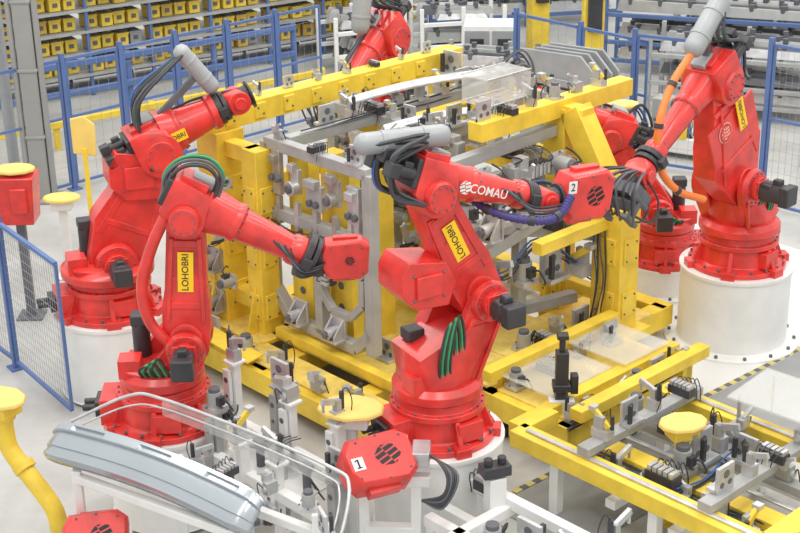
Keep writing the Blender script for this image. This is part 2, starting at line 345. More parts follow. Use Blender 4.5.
    if R.get("hoop"):
        for i in range(6):
            y=S*(-.06+.035*i);q=random.uniform(-.02,.03);R0=.17+q;cc=E+u*.14-f*.02
            G().tube([cc+f*R0*.9+Y*y,cc+f*R0*.7+u*R0*.7+Y*y,cc+u*R0+Y*y,cc-f*R0*.8+u*R0*.6+Y*y,cc-f*R0*1.1-u*.05+Y*y,cc-f*.12-u*.2+Y*(y+S*.04)],.012,7).obj("hose",[BLK,BLK,GRN,BLK,DGR,BLK][i],rt)
    mats2=[BLK,GRN,BLK,GRN,BLK]
    for i in range(5):
        x=-.1+.022*i;g=G();zt=J2.z
        g.tube([(x,S*.2,.42),(x-.03,S*.25,.42+(zt-.42)*.45),(x+.03,S*.26,zt-.08+.015*i),(x+.1,S*.22,zt-.2),(x+.1,S*.2,.46)],.01,7);g.obj("hose",mats2[i],rt)
    if R.get("run",1):
        for i in range(3):
            o=V((0,S*(-.09+.03*i),0))+u*(.14+.012*i)
            G().tube([E-f*.1+o+u*.03,E+f*LF*.3+o,E+f*LF*.6+o,E+f*LF*.85+o-u*.01,T-td*.08+o*.5],.01,7).obj("hose",[BLK,DGR,BLK][i],rt)
    for (pts,r,mm,nm,rib) in R.get("x",[]):
        P=[J3+V(p) for p in pts];h=G().tube(P,r,12,sub=16,rib=rib).obj(nm,mm,rt)
        for t in range(1,len(P)-1):
            d=(P[t+1]-P[t-1]).normalized();G().cyl(P[t]-d*.02,P[t]+d*.02,r*1.25,n=14).obj("hose_clamp",BLK,h)
    return rt
def pedestal(x,y,h,r,label,flange=True):
    g=G();pr=[(r*1.24,0),(r*1.24,.025),(r*1.02,.028),(r,.04),(r,h-.03),(r*1.03,h-.028),(r*1.03,h-.002),(r*.9,h-.001)]
    g.lathe(pr if flange else pr[2:],n=56)
    if flange: g.bolts((0,0,.02),(0,0,1),r*1.14,.016,14,.03,1)
    o=g.obj("robot_pedestal",[WHT,DGR]);o.location=(x,y,0)
    tag(o,label,"robot pedestal");return o
ST="LOHOBRI"
pedestal(.25,9.2,.75,.47,"round white steel pedestal behind the numbered red gripper",False)
robot((.25,9.2,.75),30,(.31,1.765),(-.085,2.6),(.70,2.41),-1,"red welding robot with white lettering, navy hose and numbered red gripper",
 dict(st=ST,sp=.55,lw=1.12,txt="COMAU",cw=.32,cov=[(-.42,.05,.38),(.1,-.03,.37)],tool="2",tp=(.05,.09),td=(1,0,-.06),run=0,loop=.26,x=[([(.12,.05,.35),(.25,.24,.2),(.38,.24,-.08),(.5,.0,-.24),(.72,-.22,-.3),(.92,-.25,-.3),(1.08,-.19,-.2)],.03,PUR,"corrugated_hose",.12)]))
pedestal(-1.74,9.45,.75,.44,"round white steel pedestal behind the silver panel",False)
robot((-1.74,9.45,.75),3,(.2,1.38),(.26,2.36),(1.05,2.02),-1,"red welding robot with forearm reaching down to a yellow frame",
 dict(s=.95,st=ST,sp=.58,sy=.108,lw=1.05,link=1,td=(1,0,.02),tool="",ls=.045,loop=-.1,hh=.3,nh=0,hoop=1,short=1,ring=.18,fk=1.18,ts=.8,run=0,mo=0))
pedestal(-2.5,11.47,.75,.48,"round white steel pedestal beside the blue fence",False)
robot((-2.5,11.47,.75),20,(.05,1.22),(.5,2.12),(1.03,2.40),-1,"red welding robot stretched up beside the yellow frame",
 dict(s=1.22,lw=1.45,bs=1.0,fk=1.25,cw=-.1,cz=.4,cs=1.2,cov=[(.28,0,.8),(.5,0,.5)],cr=.07,fst=ST,loop=-.05,hh=.4,nogrip=1))
pedestal(3.08,12.26,.75,.5,"round white steel pedestal with bolted floor flange")
robot((3.08,12.26,.75),225,(.16,1.56),(.6,2.57),(1.43,2.12),1,"red welding robot with orange hose and round emblem on its arm",
 dict(st=ST,sp=.66,so=-.1,sy=.135,disc=.62,do=.13,s=1.12,lw=1.95,bs=1.0,fk=.88,ms=1.12,cov=[(-.02,0,.66),(.3,0,.36)],cr=.09,td=(.7,0,-.75),run=0,loop=.18,hh=.3,x=[([(.35,.0,.3),(.6,.0,.1),(.8,.03,-.2),(.76,.03,-.55),(.56,.08,-.8),(.25,.15,-.95)],.032,ORG,"orange_hose",.05)]))
pedestal(-.1,15.4,.75,.45,"round white steel pedestal beyond the long yellow beam",False)
robot((-.1,15.4,.75),235,(.1,1.55),(.05,2.15),(.7,1.8),1,"red welding robot standing beyond the long yellow beam",
 dict(cov=[(.35,.0,.62),(.42,.0,.22)],cr=.1,s=1.25,lw=1.4,hh=.36,loop=.15))
pedestal(2.65,13.5,.3,.4,"low white pedestal behind a yellow post")
robot((2.65,13.5,.3),180,(.1,.85),(.6,1.6),(1.15,1.95),1,"red robot half hidden behind the yellow tooling frame",dict(s=.9,bs=.9,nh=3))
# ---------------------------------------------------------------- clamps (parts)
def clamp_mesh(kind):
    g=G()
    if kind==0:
        g.box((0,0,.05),(.1,.08,.1),0);g.box((.0,0,.14),(.05,.05,.1),4);g.bar((0,0,.17),(.15,0,.22),.03,.045,0);g.cyl((-.05,.0,.1),(-.05,0,.24),.02,mi=1,n=12);g.cyl((.14,0,.13),(.14,0,.22),.012,mi=0,n=8)
        g.tube([(-.05,0,.24),(-.08,.03,.27),(-.11,.05,.16),(-.08,.06,.02)],.005,6,1)
    elif kind==1:
        g.box((0,0,.04),(.16,.1,.08),0);g.box((.02,.02,.13),(.09,.04,.12),4);g.bar((-.06,0,.1),(.1,0,.22),.03,.045,3);g.box((.1,0,.23),(.06,.06,.035),0);g.cyl((-.07,-.03,.08),(-.07,-.03,.2),.018,mi=1,n=12)
    elif kind==2:
        g.box((0,0,.06),(.07,.12,.12),4);g.cyl((0,-.08,.06),(0,.08,.06),.03,mi=0,n=14);g.box((.05,0,.14),(.05,.09,.07),0);g.bar((.05,0,.17),(.05,.1,.22),.025,.025,0)
        g.tube([(0,.08,.08),(.03,.12,.13),(0,.13,.02)],.006,6,1)
    elif kind==3:
        g.box((0,0,.02),(.15,.15,.04),0);g.cyl((0,0,.04),(0,0,.16),.06,mi=4,n=20);g.cyl((0,0,.16),(0,0,.19),.045,mi=5,n=18);g.box((.07,0,.1),(.04,.06,.07),1);g.bolts((0,0,.04),(0,0,1),.085,.009,4,.012,5)
        g.tube([(.09,0,.11),(.14,0,.13),(.16,.04,.05),(.12,.08,.0)],.008,6,1)
    elif kind==4:
        g.box((0,0,.035),(.22,.1,.07),1)
        for i in range(5): g.box((-.085+i*.042,0,.085),(.03,.08,.04),(0,4)[i%2]);g.tube([(-.085+i*.042,.04,.09),(-.085+i*.042,.09,.1+.01*i),(-.06+i*.04,.13,.03),(-.05+i*.04,.12,-.08)],.005,5,(1,5)[i%2])
    else:
        g.box((0,0,.11),(.03,.2,.22),0)
        for y,z,r in((-.05,.07,.025),(.05,.07,.025),(0,.15,.035)): g.cyl((-.018,y,z),(.018,y,z),r,mi=5,n=14)
        g.box((.04,0,.02),(.1,.2,.03),0);g.bar((.06,-.06,.03),(.06,-.06,.2),.03,.03,1)
    return g.mesh([SIL,BLK,DBL,YEL,GRY,DGR])
CL=[clamp_mesh(i) for i in range(6)]
CN=["clamp","clamp","clamp","servo_motor","valve_manifold","drilled_plate"]
def clamp(parent,loc,rot=(0,0,0),k=None,s=1.0):
    k=random.randrange(6) if k is None else k
    o=bpy.data.objects.new(CN[k],CL[k]);sc.collection.objects.link(o);o.parent=parent;o.location=loc;o.rotation_euler=[rad(a) for a in rot];o.scale=(s,s,s);return o
def cables(parent,pts,n=4,r=.009,sp=.025,ax=(0,0,1),cols=None):
    cols=cols or [BLK,DGR,BLK,DBL];ax=V(ax)
    for i in range(n):
        P=[V(p)+ax*sp*(i-n/2)+V([random.uniform(-.02,.02) for _ in range(3)]) for p in pts]
        G().tube(P,r,6).obj("cable",cols[i%len(cols)],parent)
def angle_bracket(par,c,w=.16,h=.22,d=.14,mm=None):  # gusset plates with a round tool plate facing -x
    c=V(c);g=G()
    for y in(-w/2,w/2): g.hull([c+V((x,y+e,z)) for e in(-.01,.01) for x,z in((0,0),(0,h),(-d,0),(-d,.05))])
    g.box(c+V((0,0,h/2)),(.025,w+.05,h));g.box(c+V((-d/2,0,0)),(d,w+.05,.025));g.cyl(c+V((-d-.03,0,h*.35)),c+V((-.01,0,h*.35)),w*.36,n=20);g.cyl(c+V((-d-.05,0,h*.35)),c+V((-d-.03,0,h*.35)),w*.22,n=18,mi=1)
    g.bolts(c+V((-d-.03,0,h*.35)),(-1,0,0),w*.29,.008,6,.01,1)
    return g.obj("tool_plate_bracket",[mm or BRS,DGR],par,.004)
O=(-1.6,12.2,0)
gt=root("welding_fixture",O,43,"large yellow steel fixture with long top beam and grey frames","welding fixture")
g=G();g.bar((-.2,0,2.22),(3.0,0,2.22),.2,.2)
for i in range(9): g.box((.1+i*.33,-.105,2.22),(.12,.02,.14));g.cyl((.07+i*.33,-.115,2.25),(.07+i*.33,-.125,2.25),.012,n=6,mi=1);g.cyl((.13+i*.33,-.115,2.19),(.13+i*.33,-.125,2.19),.012,n=6,mi=1)
tb=g.obj("top_beam",[YEL,DGR],gt,.008)
def gpost(a,b,z1,w,par,wd=None):
    g=G();wd=wd or w;g.box((a,-b,(.3+z1)/2),(w,wd,z1-.3));g.box((a,-b,.32),(w+.2,wd+.2,.04))
    for sx in(-1,1): g.hull([V((a+sx*w/2,-b+y,z)) for y in(-.012,.012) for z in(.33,.8)]+[V((a+sx*(w/2+.13),-b+y,.34)) for y in(-.012,.012)])
    for z in(.6,1.1,1.6): 
        if z<z1-.15:
            g.box((a-w/2-.008,-b,z),(.02,wd*.7,.24));g.box((a,-b-wd/2-.008,z),(w*.7,.02,.24))
            for dy in(-.25,.25):
                for dz in(-.08,.08): g.cyl((a-w/2-.015,-b+dy*wd,z+dz),(a-w/2-.03,-b+dy*wd,z+dz),.01,n=6,mi=1);g.cyl((a+dy*w,-b-wd/2-.015,z+dz),(a+dy*w,-b-wd/2-.03,z+dz),.01,n=6,mi=1)
    return g.obj("post",[YEL,DGR],par,.006)
gpost(.05,0,2.12,.3,gt)
for a in(1.45,2.8): gpost(a,0,2.12,.2,gt)
gpost(.05,.52,2.05,.2,gt)
each("side_bar",gt,YEL,[((.05,0,1.98),(.05,-.5,1.98)),((.05,0,1.25),(.05,-.5,1.25)),((.05,.0,.6),(.05,-.5,.6))],.14,.14)
each("cross_rail",gt,YEL,[((0,0,1.5),(2.8,0,1.5)),((0,0,.9),(2.8,0,.9))],.1,.12)
for i in range(7): clamp(tb,(.5+i*.35,-.0,2.325),(0,0,90),k=(0,5,2,1,4)[i%5],s=.5)
for i in range(3): clamp(gt,(-.11,-.28,.8+i*.45),(0,-90,0),k=(3,0,5)[i],s=.85)
for z in(.45,.85,1.35): angle_bracket(gt,(-.11,-.02,z),.18,.2,.1)
def carrier(par,a,b0,b1,zt,zb,nb,yel=True,dens=1):
    L=[((a,-b0,zt),(a,-b1,zt)),((a,-b0,zb+.25),(a,-b0,zt)),((a,-b1,zb),(a,-b1,zt)),((a,-b0,zb+.25),(a,-b0-.25,zb)),((a,-b0-.25,zb),(a,-b1+.2,zb)),((a,-b1+.2,zb),(a,-b1,zb+.2)),((a,-b0,zt-.62),(a,-b1,zt-.62)),((a,-(b0+b1)/2,zt-.62),(a,-(b0+b1)/2,zb))]
    r=bars("carrier_frame",par,GRY,L,.1,.1)
    m=(b0+b1)/2+.28;z=(zt+zb)/2-.25;q=.3
    g=G();oc=[(a-.02,-(m+q*math.cos(t*math.pi/4+.39)),z+q*math.sin(t*math.pi/4+.39)) for t in range(8)]
    for i in range(8): g.bar(oc[i],oc[(i+1)%8],.065,.065)
    g.obj("octagonal_ring",GRY,r,.006)
    w=(b1-b0)
    if yel:
        for t in(.2,.6):
            g=G();b=b0+w*t;g.box((a+.17,-b,(.3+zt-.1)/2),(.12,.28,zt-.4));g.box((a+.17,-b,.33),(.32,.4,.04))
            for zz in(.55,.75,.95,1.3): g.cyl((a+.105,-b,zz),(a+.1,-b,zz),.035,n=16,mi=1)
            g.obj("backing_post",[YEL,DGR],r,.008)
    rn=random.Random(int(a*100))
    for i in range(nb):
        b=b0+.16+i*(w-.32)/(nb-1);j=rn.uniform(-.02,.1);hw=rn.choice((.1,.14,.2));hh=rn.choice((.22,.3,.4))
        g=G();g.box((a-.03,-b,zt-.33+j),(.05,hw,hh));g.box((a-.07,-b,zt-.2+j),(.07,hw*.7,.07))
        if i%2: g.cyl((a-.12,-b,zt-.38+j),(a-.04,-b,zt-.38+j),.065,n=20);g.cyl((a-.14,-b,zt-.38+j),(a-.12,-b,zt-.38+j),.04,n=16,mi=1)
        else: g.cyl((a-.09,-b-.04,zt-.38+j),(a-.04,-b-.04,zt-.38+j),.03,n=14,mi=1);g.cyl((a-.09,-b+.04,zt-.38+j),(a-.04,-b+.04,zt-.38+j),.03,n=14,mi=1)
        g.bar((a-.03,-b,zt-.45),(a-.03,-b,zt-.7),.05)
        g.obj("tooling_plate",[(BRS,SIL,GRY)[i%3],DGR],r,.005)
        if i%2==0 or dens: clamp(r,(a,-b,zt+.05),(0,0,180),k=(2,0,4,1,5,3)[i%6],s=.7)
        if i%3==0 or dens: clamp(r,(a-.04,-b+.05,zt-.95 if i%2 else zt-.82),(0,-90,0),k=(3,1,5,4,2,0)[i%6],s=1.0)
        if i%2: angle_bracket(r,(a-.04,-b,zb+.05),.14,.2,.12,SIL)
    cables(r,[(a-.07,-b0-.05,zt-.68),(a-.08,-b0-w*.3,zt-.71),(a-.08,-b0-w*.6,zt-.69),(a-.07,-b1+.05,zt-.71)],3,.007)
    return r
carrier(gt,.15,.55,1.85,2.1,.5,5,dens=0)
carrier(gt,1.25,.15,1.75,2.1,.6,7)
each("rear_frame_tube",gt,YEL,[((2.8,-.3,.3),(2.8,-.3,2.05)),((2.8,-1.6,.3),(2.8,-1.6,2.05)),((2.8,0,2.05),(2.8,-1.7,2.05)),((2.8,0,1.4),(2.8,-1.8,1.4)),((1.95,-.5,.3),(1.95,-.5,1.85)),((1.9,-.5,1.85),(2.8,-.5,1.85)),((.75,-1.3,.3),(.75,-1.3,1.9)),((.75,-.7,.3),(.75,-.7,1.9))],.17,.17)
each("long_rail",gt,GRY,[((.2,-.75,2.12),(2.6,-.75,2.12)),((.2,-1.55,2.12),(2.3,-1.55,2.12)),((.3,-1.15,1.85),(2.3,-1.15,1.85))],.1,.1)
for i in range(7): clamp(gt,(.65+i*.28,-.75,2.17),(0,0,90),k=(5,0,4,2,3,1)[i%6],s=.85);clamp(gt,(.6+i*.27,-1.55,2.17),(0,0,-90),k=(2,4,0,5,1,3)[i%6],s=.85);clamp(gt,(.55+i*.27,-1.15,1.9),(0,0,-90),k=(3,5,0,4,2,1)[i%6],s=.9)
for i in range(6): clamp(gt,(2.74,-.3-i*.25,1.47),(0,0,180),k=(3,5,0,4,2,1)[i],s=1.2);clamp(gt,(2.7,-.25-i*.25,2.12),(0,0,180),k=(5,4,2,0,3,1)[i],s=1.1)
cables(gt,[(.3,-.8,2.18),(1.0,-.82,2.2),(1.8,-.8,2.18),(2.6,-.75,2.17)],3,.007)
each("base_beam",gt,YEL,[((-.45,-b,.2),(2.0,-b,.2)) for b in(-.1,1.0,2.0)]+[((a,.15,.2),(a,-2.6,.2)) for a in(-.4,.5)]+[((1.4,.15,.2),(1.4,-2.0,.2)),((2.9,.15,.2),(2.9,-1.8,.2))],.18,.2)
for c,s_ in(((.4,-1.5,.33),(.75,1.9,.03)),((.25,-.35,.33),(.9,.7,.03)),((1.2,-1.2,.32),(.85,1.9,.025)),((-.25,-1.5,.315),(.3,1.9,.02))): G().box(c,s_).obj("deck_plate",DYL,gt,.004)
for a,b in((-.4,0),(-.4,1.3),(-.4,2.5),(.5,2.5),(1.4,.1),(2.9,0)): g=G();g.box((a,-b,.05),(.14,.14,.1));g.obj("levelling_foot",BLK,gt,.004)
for i in range(5): clamp(gt,(-.38,-.3-i*.48,.33),(0,0,180),k=(5,3,0,2,1)[i],s=1.0)
each("deck_rail",gt,YEL,[((.05,-.7,.39),(.05,-2.4,.39)),((.6,-1.95,.42),(.6,-2.5,.42))],.09,.09)
for i in range(4): clamp(gt,(.4+.12*(i%2),-.95-i*.4,.345),(0,0,90*i),k=(4,2,5,3)[i],s=.85)
each("guard_flap",gt,YEL,[((-.55,-.35,.5),(-.45,-1.0,.38))],.2,.02)
gr=root("welding_fixture",O,43,"yellow tooling gantry with sloping posts and grey diagonal braces","welding fixture")
gpost(2.3,2.0,2.25,.2,gr,.24)
gpost(2.3,2.66,1.5,.26,gr,.32)
each("sloping_post",gr,YEL,[((2.3,-2.66,1.45),(2.3,-2.15,2.25))],.2,.22)
each("top_beam",gr,YEL,[((1.2,-2.0,2.25),(3.2,-2.0,2.25)),((2.3,-1.85,2.2),(2.3,-2.3,2.2))],.16,.16)
each("cross_rail",gr,YEL,[((2.3,-1.85,1.3),(2.3,-2.6,1.3)),((2.3,-1.85,.6),(2.3,-2.6,.6)),((1.3,-2.62,1.35),(2.3,-2.62,1.35))],.11,.11)
each("diagonal_brace",gr,GRY,[((.9,-1.95,1.5),(2.2,-2.5,1.2)),((.95,-1.95,1.0),(2.2,-2.6,1.75)),((.9,-1.95,.5),(.9,-1.95,2.0)),((.9,-1.95,2.0),(2.2,-2.0,2.05)),((1.55,-2.2,.5),(1.55,-2.2,2.0)),((.9,-1.95,.55),(2.2,-2.3,.55))],.1)
for i in range(6): clamp(gr,(1.3+i*.3,-2.0,2.325),(0,0,90),k=(5,4,0,3,2,1)[i],s=.8)
for i in range(5):
    clamp(gr,(1.0+i*.25,-2.1-.08*i,1.5-.05*i),(0,0,-90),k=(3,5,0,4,2)[i],s=1.2);clamp(gr,(1.05+i*.25,-2.05-.1*i,.85),(0,0,-90),k=(4,0,3,5,1)[i],s=1.3)
    clamp(gr,(.95+i*.26,-2.0-.05*i,1.85),(90,0,0),k=(5,3,2,4,3)[i],s=1.2)
for i in range(4): angle_bracket(gr,(.85,-1.95-.2*i,.6+.32*i),.16,.22,.12,(SIL,BRS)[i%2])
for a in(1.0,1.3,1.75,2.05): 
    g=G();g.box((a,-2.05-.2*(a-1),1.72),(.18,.06,.34));g.cyl((a,-2.08-.2*(a-1),1.7),(a,-2.13-.2*(a-1),1.7),.055,mi=1);g.obj("tooling_plate",[BRS,DGR],gr,.006)
cables(gr,[(.95,-2.05,1.9),(1.3,-2.2,1.6),(1.7,-2.3,1.75),(2.2,-2.5,1.4)],4,.008);cables(gr,[(1.0,-2.05,1.3),(1.3,-2.25,1.0),(1.7,-2.3,1.2),(2.2,-2.5,.8)],4,.008)
cables(gr,[(2.17,-2.56,1.6),(2.13,-2.6,1.2),(2.14,-2.62,.8),(2.08,-2.6,.38)],4,.008,ax=(0,1,0))
each("base_beam",gr,YEL,[((2.12,-2.65,.2),(3.05,-2.65,.2)),((1.1,-2.3,.2),(3.0,-2.3,.2)),((2.3,-1.85,.2),(2.3,-2.72,.2)),((3.05,-1.85,.2),(3.05,-2.72,.2))],.16,.2)
for c,s_ in(((1.95,-2.42,.33),(1.6,.7,.03)),((.9,-2.4,.325),(.5,.7,.025))): G().box(c,s_).obj("deck_plate",DYL,gr,.004)
for i in range(4): clamp(gr,(1.35+i*.22,-2.45-.08*(i%2),.345),(0,0,90*i),k=(3,4,2,5)[i],s=1.0)
def sheet(name,P,Q,wd,drop,label,cat,nx=24,ny=10,mm=PAN,wob=.02,th=.012,tilt=0,prof=None):
    P=V(P);Q=V(Q);d=(Q-P);L=d.length;d/=L;vs=[];fs=[]
    for i in range(nx+1):
        t=i/nx;e=1-max(0,(abs(t-.5)-.4)/.1)**2*.22
        for j in range(ny+1):
            s=j/ny*2-1;x=t*L;bow=math.sin(t*math.pi)*.05
            zz=(prof(s,t) if prof else -drop*abs(s)**2.6+wob*math.cos(s*7)*(.5 if abs(s)<.7 else .1))+bow*.3-.06*max(0,(abs(t-.5)-.44)/.06)**2*(1 if prof else 0)
            vs.append((x,s*wd*e+bow,zz))
    for i in range(nx):
        for j in range(ny):
            a=i*(ny+1)+j;fs.append((a,a+1,a+ny+2,a+ny+1))
    g=G().add(vs,fs);o=g.obj(name,mm);so=o.modifiers.new("s","SOLIDIFY");so.thickness=th
    up=V((0,0,1));n=up.cross(d).normalized();up=d.cross(n)
    M=Matrix((d,n,up)).transposed().to_4x4();M=Matrix.Translation(P)@M@Matrix.Rotation(rad(tilt),4,'X');o.matrix_world=M
    tag(o,label,cat);return o
sheet("car_body_rail",AB(.9,.75,2.36),AB(2.4,.95,2.36),.06,.05,"pressed silver car body rail clamped across the cell","car body part",mm=SIL)
sheet("car_body_rail",AB(.9,1.2,2.2),AB(2.0,1.45,2.2),.06,.05,"narrow pressed silver car body rail between clamps","car body part",mm=SIL)
p2=root("fixture_platform",O,43,"low yellow steel platform with clear sheets on top","platform")
each("base_beam",p2,YEL,[((.5,-b,.28),(2.1,-b,.28)) for b in(2.82,3.62)]+[((a,-2.76,.28),(a,-3.68,.28)) for a in(.55,1.3,2.05)],.12,.2)
g=G();g.box((1.3,-3.22,.385),(1.45,.72,.02));g.obj("deck_plate",DYL,p2)
for a in(.6,1.3,2.0):
    for b in(2.9,3.6): g=G();g.box((a,-b,.09),(.16,.16,.18));g.obj("levelling_foot",BLK,p2)
g=G();g.box((1.0,-3.1,.5),(.75,.6,.012));g.obj("clear_sheet",CLR,p2)
g=G();g.box((1.75,-3.15,.52),(.6,.65,.012));g.obj("clear_sheet",CLR,p2)
each("side_rail",p2,YEL,[((.5,-3.75,.52),(2.15,-3.75,.52)),((.5,-2.8,.52),(2.15,-2.8,.52)),((.5,-3.45,.44),(2.15,-3.45,.44))],.12,.1)
each("rail_support",p2,YEL,[((a,b,.35),(a,b,.5)) for a in(.7,1.3,1.9) for b in(-3.72,-2.8)],.06)
for i in range(6): clamp(p2,(.6+i*.27,-3.62,.38),(0,0,-90),k=(0,4,2,3,5,1)[i],s=.85)
for i in range(4): clamp(p2,(.7+i*.4,-2.95,.4),(0,0,-90),k=(3,4,2,5)[i],s=.9)
cables(p2,[(.5,-3.68,.42),(1.0,-3.66,.4),(1.5,-3.7,.4),(2.1,-3.67,.42)],3,.007)
cv=root("transfer_conveyor",O,43,"low yellow and grey transfer line with clamps and legs","conveyor")
each("side_rail",cv,YEL,[((0,-3.6,.5),(0,-5.75,.5)),((1.3,-3.95,.5),(1.3,-6.3,.5)),((.45,-4.0,.38),(.45,-5.7,.38)),((-.06,-5.78,.5),(1.36,-5.78,.5)),((.02,-3.58,.5),(.4,-3.58,.5))],.17,.13)
each("guide_strip",cv,SIL,[((0,-3.7,.575),(0,-5.7,.575)),((1.3,-4.0,.575),(1.3,-6.2,.575)),((.66,-4.0,.42),(.66,-5.7,.42))],.04,.02)
each("cross_bar",cv,GRY,[((-.02,-4.25,.62),(1.36,-4.25,.62)),((-.02,-5.3,.62),(1.36,-5.3,.62)),((-.02,-4.8,.47),(1.3,-4.8,.47)),((.85,-4.0,.47),(.85,-6.1,.47))],.11,.07)
each("white_bar",cv,WHT,[((.2,-4.0,.3),(.2,-5.7,.3)),((1.05,-4.0,.3),(1.05,-5.7,.3)),((0,-4.5,.28),(1.3,-4.5,.28)),((0,-5.05,.28),(1.3,-5.05,.28))],.09,.07)
each("leg",cv,WHT,[((a,-b,0),(a,-b,.45)) for a in(0,1.3) for b in(4.0,4.9,5.7)],.08)
for b in(4.25,5.3):
    for i,a in enumerate((.2,.5,.8,1.15)): clamp(cv,(a,-b,.655),(0,0,(90,-90)[i%2]),k=(0,4,2,3,1,5)[(i+int(b))%6],s=.9)
for i in range(6): clamp(cv,(.85,-4.05-i*.33,.51),(0,0,180),k=(3,4,0,5,2,1)[i],s=.95)
for i in range(5): clamp(cv,(.2+i*.22,-4.8,.51),(0,0,-90),k=(4,3,5,0,2)[i],s=1.1)
for i in range(6): clamp(cv,(.22,-4.1-i*.28,.34),(0,0,0),k=(4,0,3,2,5,1)[i],s=1.0);clamp(cv,(1.08,-4.1-i*.28,.34),(0,0,180),k=(0,3,4,5,1,2)[i],s=1.0)
cables(cv,[(.3,-4.0,.4),(.35,-4.6,.35),(.3,-5.1,.4),(.4,-5.7,.36)],5);cables(cv,[(.1,-4.9,.5),(.5,-4.95,.45),(.9,-4.9,.5),(1.25,-4.95,.45)],4)
cg=root("clear_guard_tray",O,43,"clear plastic guard tray over silver clamps","guard cover")
g=G();g.hull([V((a,-b,z)) for a,b in((1.0,4.75),(1.6,4.7),(1.65,5.6),(1.05,5.65)) for z in(.86,.875)]);g.obj("clear_plate",CLR,cg)
each("bracket",cg,SIL,[((a,-b,.55),(a,-b,.86)) for a,b in((1.1,4.8),(1.55,4.8),(1.15,5.5),(1.6,5.5))],.025)
def pad(x,y,z,rz,label,r=.18,pole=True,bend=False,mm=None,head=0):
    rt=root("support_pad",(x,y,0),rz,label,"support pad","tan topped pads on stands")
    g=G();q=[(r*1.1*math.cos(t),r*.85*math.sin(t)) for t in [rad(a) for a in(15,50,90,130,165,195,230,270,310,345)]]
    g.hull([V((a,b,z)) for a,b in q]+[V((a*.96,b*.96,z+.035)) for a,b in q]);g.obj("pad_top",TAN,rt,.01)
    g=G()
    if head: g.hull([V((a*r*1.1,b*r*.9,z-.03)) for a in(-1,1) for b in(-1,1)]+[V((a*r*.9,b*r*.8,z-head)) for a in(-1,1) for b in(-1,1)]);g.box((.05,-r*.85,z-head*.5),(.16,.06,head*.5))
    else: g.box((0,0,z-.05),(r*1.2,r*1.0,.1))
    g.obj("pad_head",mm or YEL,rt,.014)
    if pole:
        g=G()
        if bend: g.tube([(0,0,z-.08),(.0,0,z-.3),(.06,0,z-.42),(.3,0,z-.62),(.42,0,z-.75),(.45,0,z-.95),(.45,0,0)],.065,14);g.cyl((0,0,z-.14),(0,0,z-.09),.085);g.cyl((.13,0,z-.46),(.17,0,z-.5),.08)
        else: g.bar((0,0,0),(0,0,z-.1),.08);g.box((0,0,.01),(.25,.25,.02))
        g.obj("pole",(DGR if head else mm or YEL),rt,.004)
    return rt
pad(-.36,8.94,1.06,-10,"tan octagonal pad on a white stand between the robots",r=.22,mm=WHT)
pad(2.0,9.12,.8,20,"tan octagonal pad beside the transfer line",r=.17)
pad(-2.78,8.95,1.18,-35,"tan pad on a thick bent yellow pipe",bend=True)
pad(-3.62,13.0,1.5,0,"tan pad on a bulky red head near the column",mm=RED,head=.5)
pad(-3.45,14.0,.85,0,"low tan pad beside the blue fence",mm=WHT)
pad(2.3,14.3,1.65,0,"tan pad on a yellow pole beyond the robots",r=.16)
r=root("sign_plate",(-3.3,14.6,0),10,"upright tan plate on a yellow pole","plate")
g=G();g.bar((0,0,0),(0,0,1.2),.05);g.obj("pole",YEL,r)
g=G();g.hull([V((x,y,z)) for x,z in((-.12,1.15),(.12,1.1),(.13,1.45),(.02,1.55),(-.12,1.53)) for y in(0,.03)]);g.obj("plate",TAN,r,.01)
# ---------------------------------------------------------------- foreground door panel
def dprof(s,t):
    # crowned pressing: flat hem, crisp shoulder crease, shallow pockets and turned-down edges
    z=-.02*s*s
    if s>.3: z+=.028*min(1,(s-.3)/.04)
    if s>.74: z-=.03*min(1,(s-.74)/.04)
    if -.75<s<-.45: z-=.012
    for c in(.18,.5,.82):
        if abs(t-c)<.07 and .42<s<.64: z-=.02
    a=abs(s)
    if a>.92: z-=.08*((a-.92)/.08)
    return z
sheet("car_door_panel",(-2.42,8.68,1.06),(-.93,7.74,1.0),.15,.1,"long pressed silver door panel resting on a stand","car body part",nx=90,ny=60,tilt=32,prof=dprof,th=.008)
r=root("door_window_frame",(-.04,.05,0),0,"thin silver window frame outline rising behind the door panel","car body part")
def ft(pts,rr=.016): return G().tube(pts,rr,10).obj("frame_strip",SIL,r)
ft([(-2.25,8.8,1.06),(-1.85,8.86,1.22),(-1.6,8.75,1.25),(-1.0,8.3,1.25),(-.42,7.85,1.22),(-.3,7.72,1.17),(-.34,7.5,.98),(-.44,7.35,.85)],.012)
ft([(-2.2,8.76,1.04),(-1.85,8.8,1.17),(-1.58,8.7,1.2),(-1.0,8.26,1.2),(-.46,7.84,1.17),(-.36,7.72,1.12),(-.4,7.52,.96),(-.5,7.4,.85)],.007)
g=G();g.add([(-1.6,8.75,1.24),(-1.0,8.3,1.24),(-.42,7.85,1.2),(-.46,7.84,1.1),(-1.0,8.28,1.13),(-1.6,8.72,1.14)],[(0,1,4,5),(1,2,3,4)]);g.obj("clear_edge",CLR,r)
r=root("panel_stand",(0,0,0),0,"white steel stand carrying the silver door panel","stand")
each("leg",r,WHT,[((-2.2,8.5,0),(-2.2,8.5,.88)),((-1.1,7.8,0),(-1.1,7.8,.85)),((-1.5,8.45,0),(-1.5,8.45,1.0)),((-.55,7.8,0),(-.55,7.8,.95))],.06)
each("stand_bar",r,WHT,[((-2.2,8.5,.82),(-1.1,7.8,.82)),((-1.1,7.8,.4),(-2.2,8.5,.4)),((-1.5,8.45,.8),(-.55,7.8,.8))],.06)
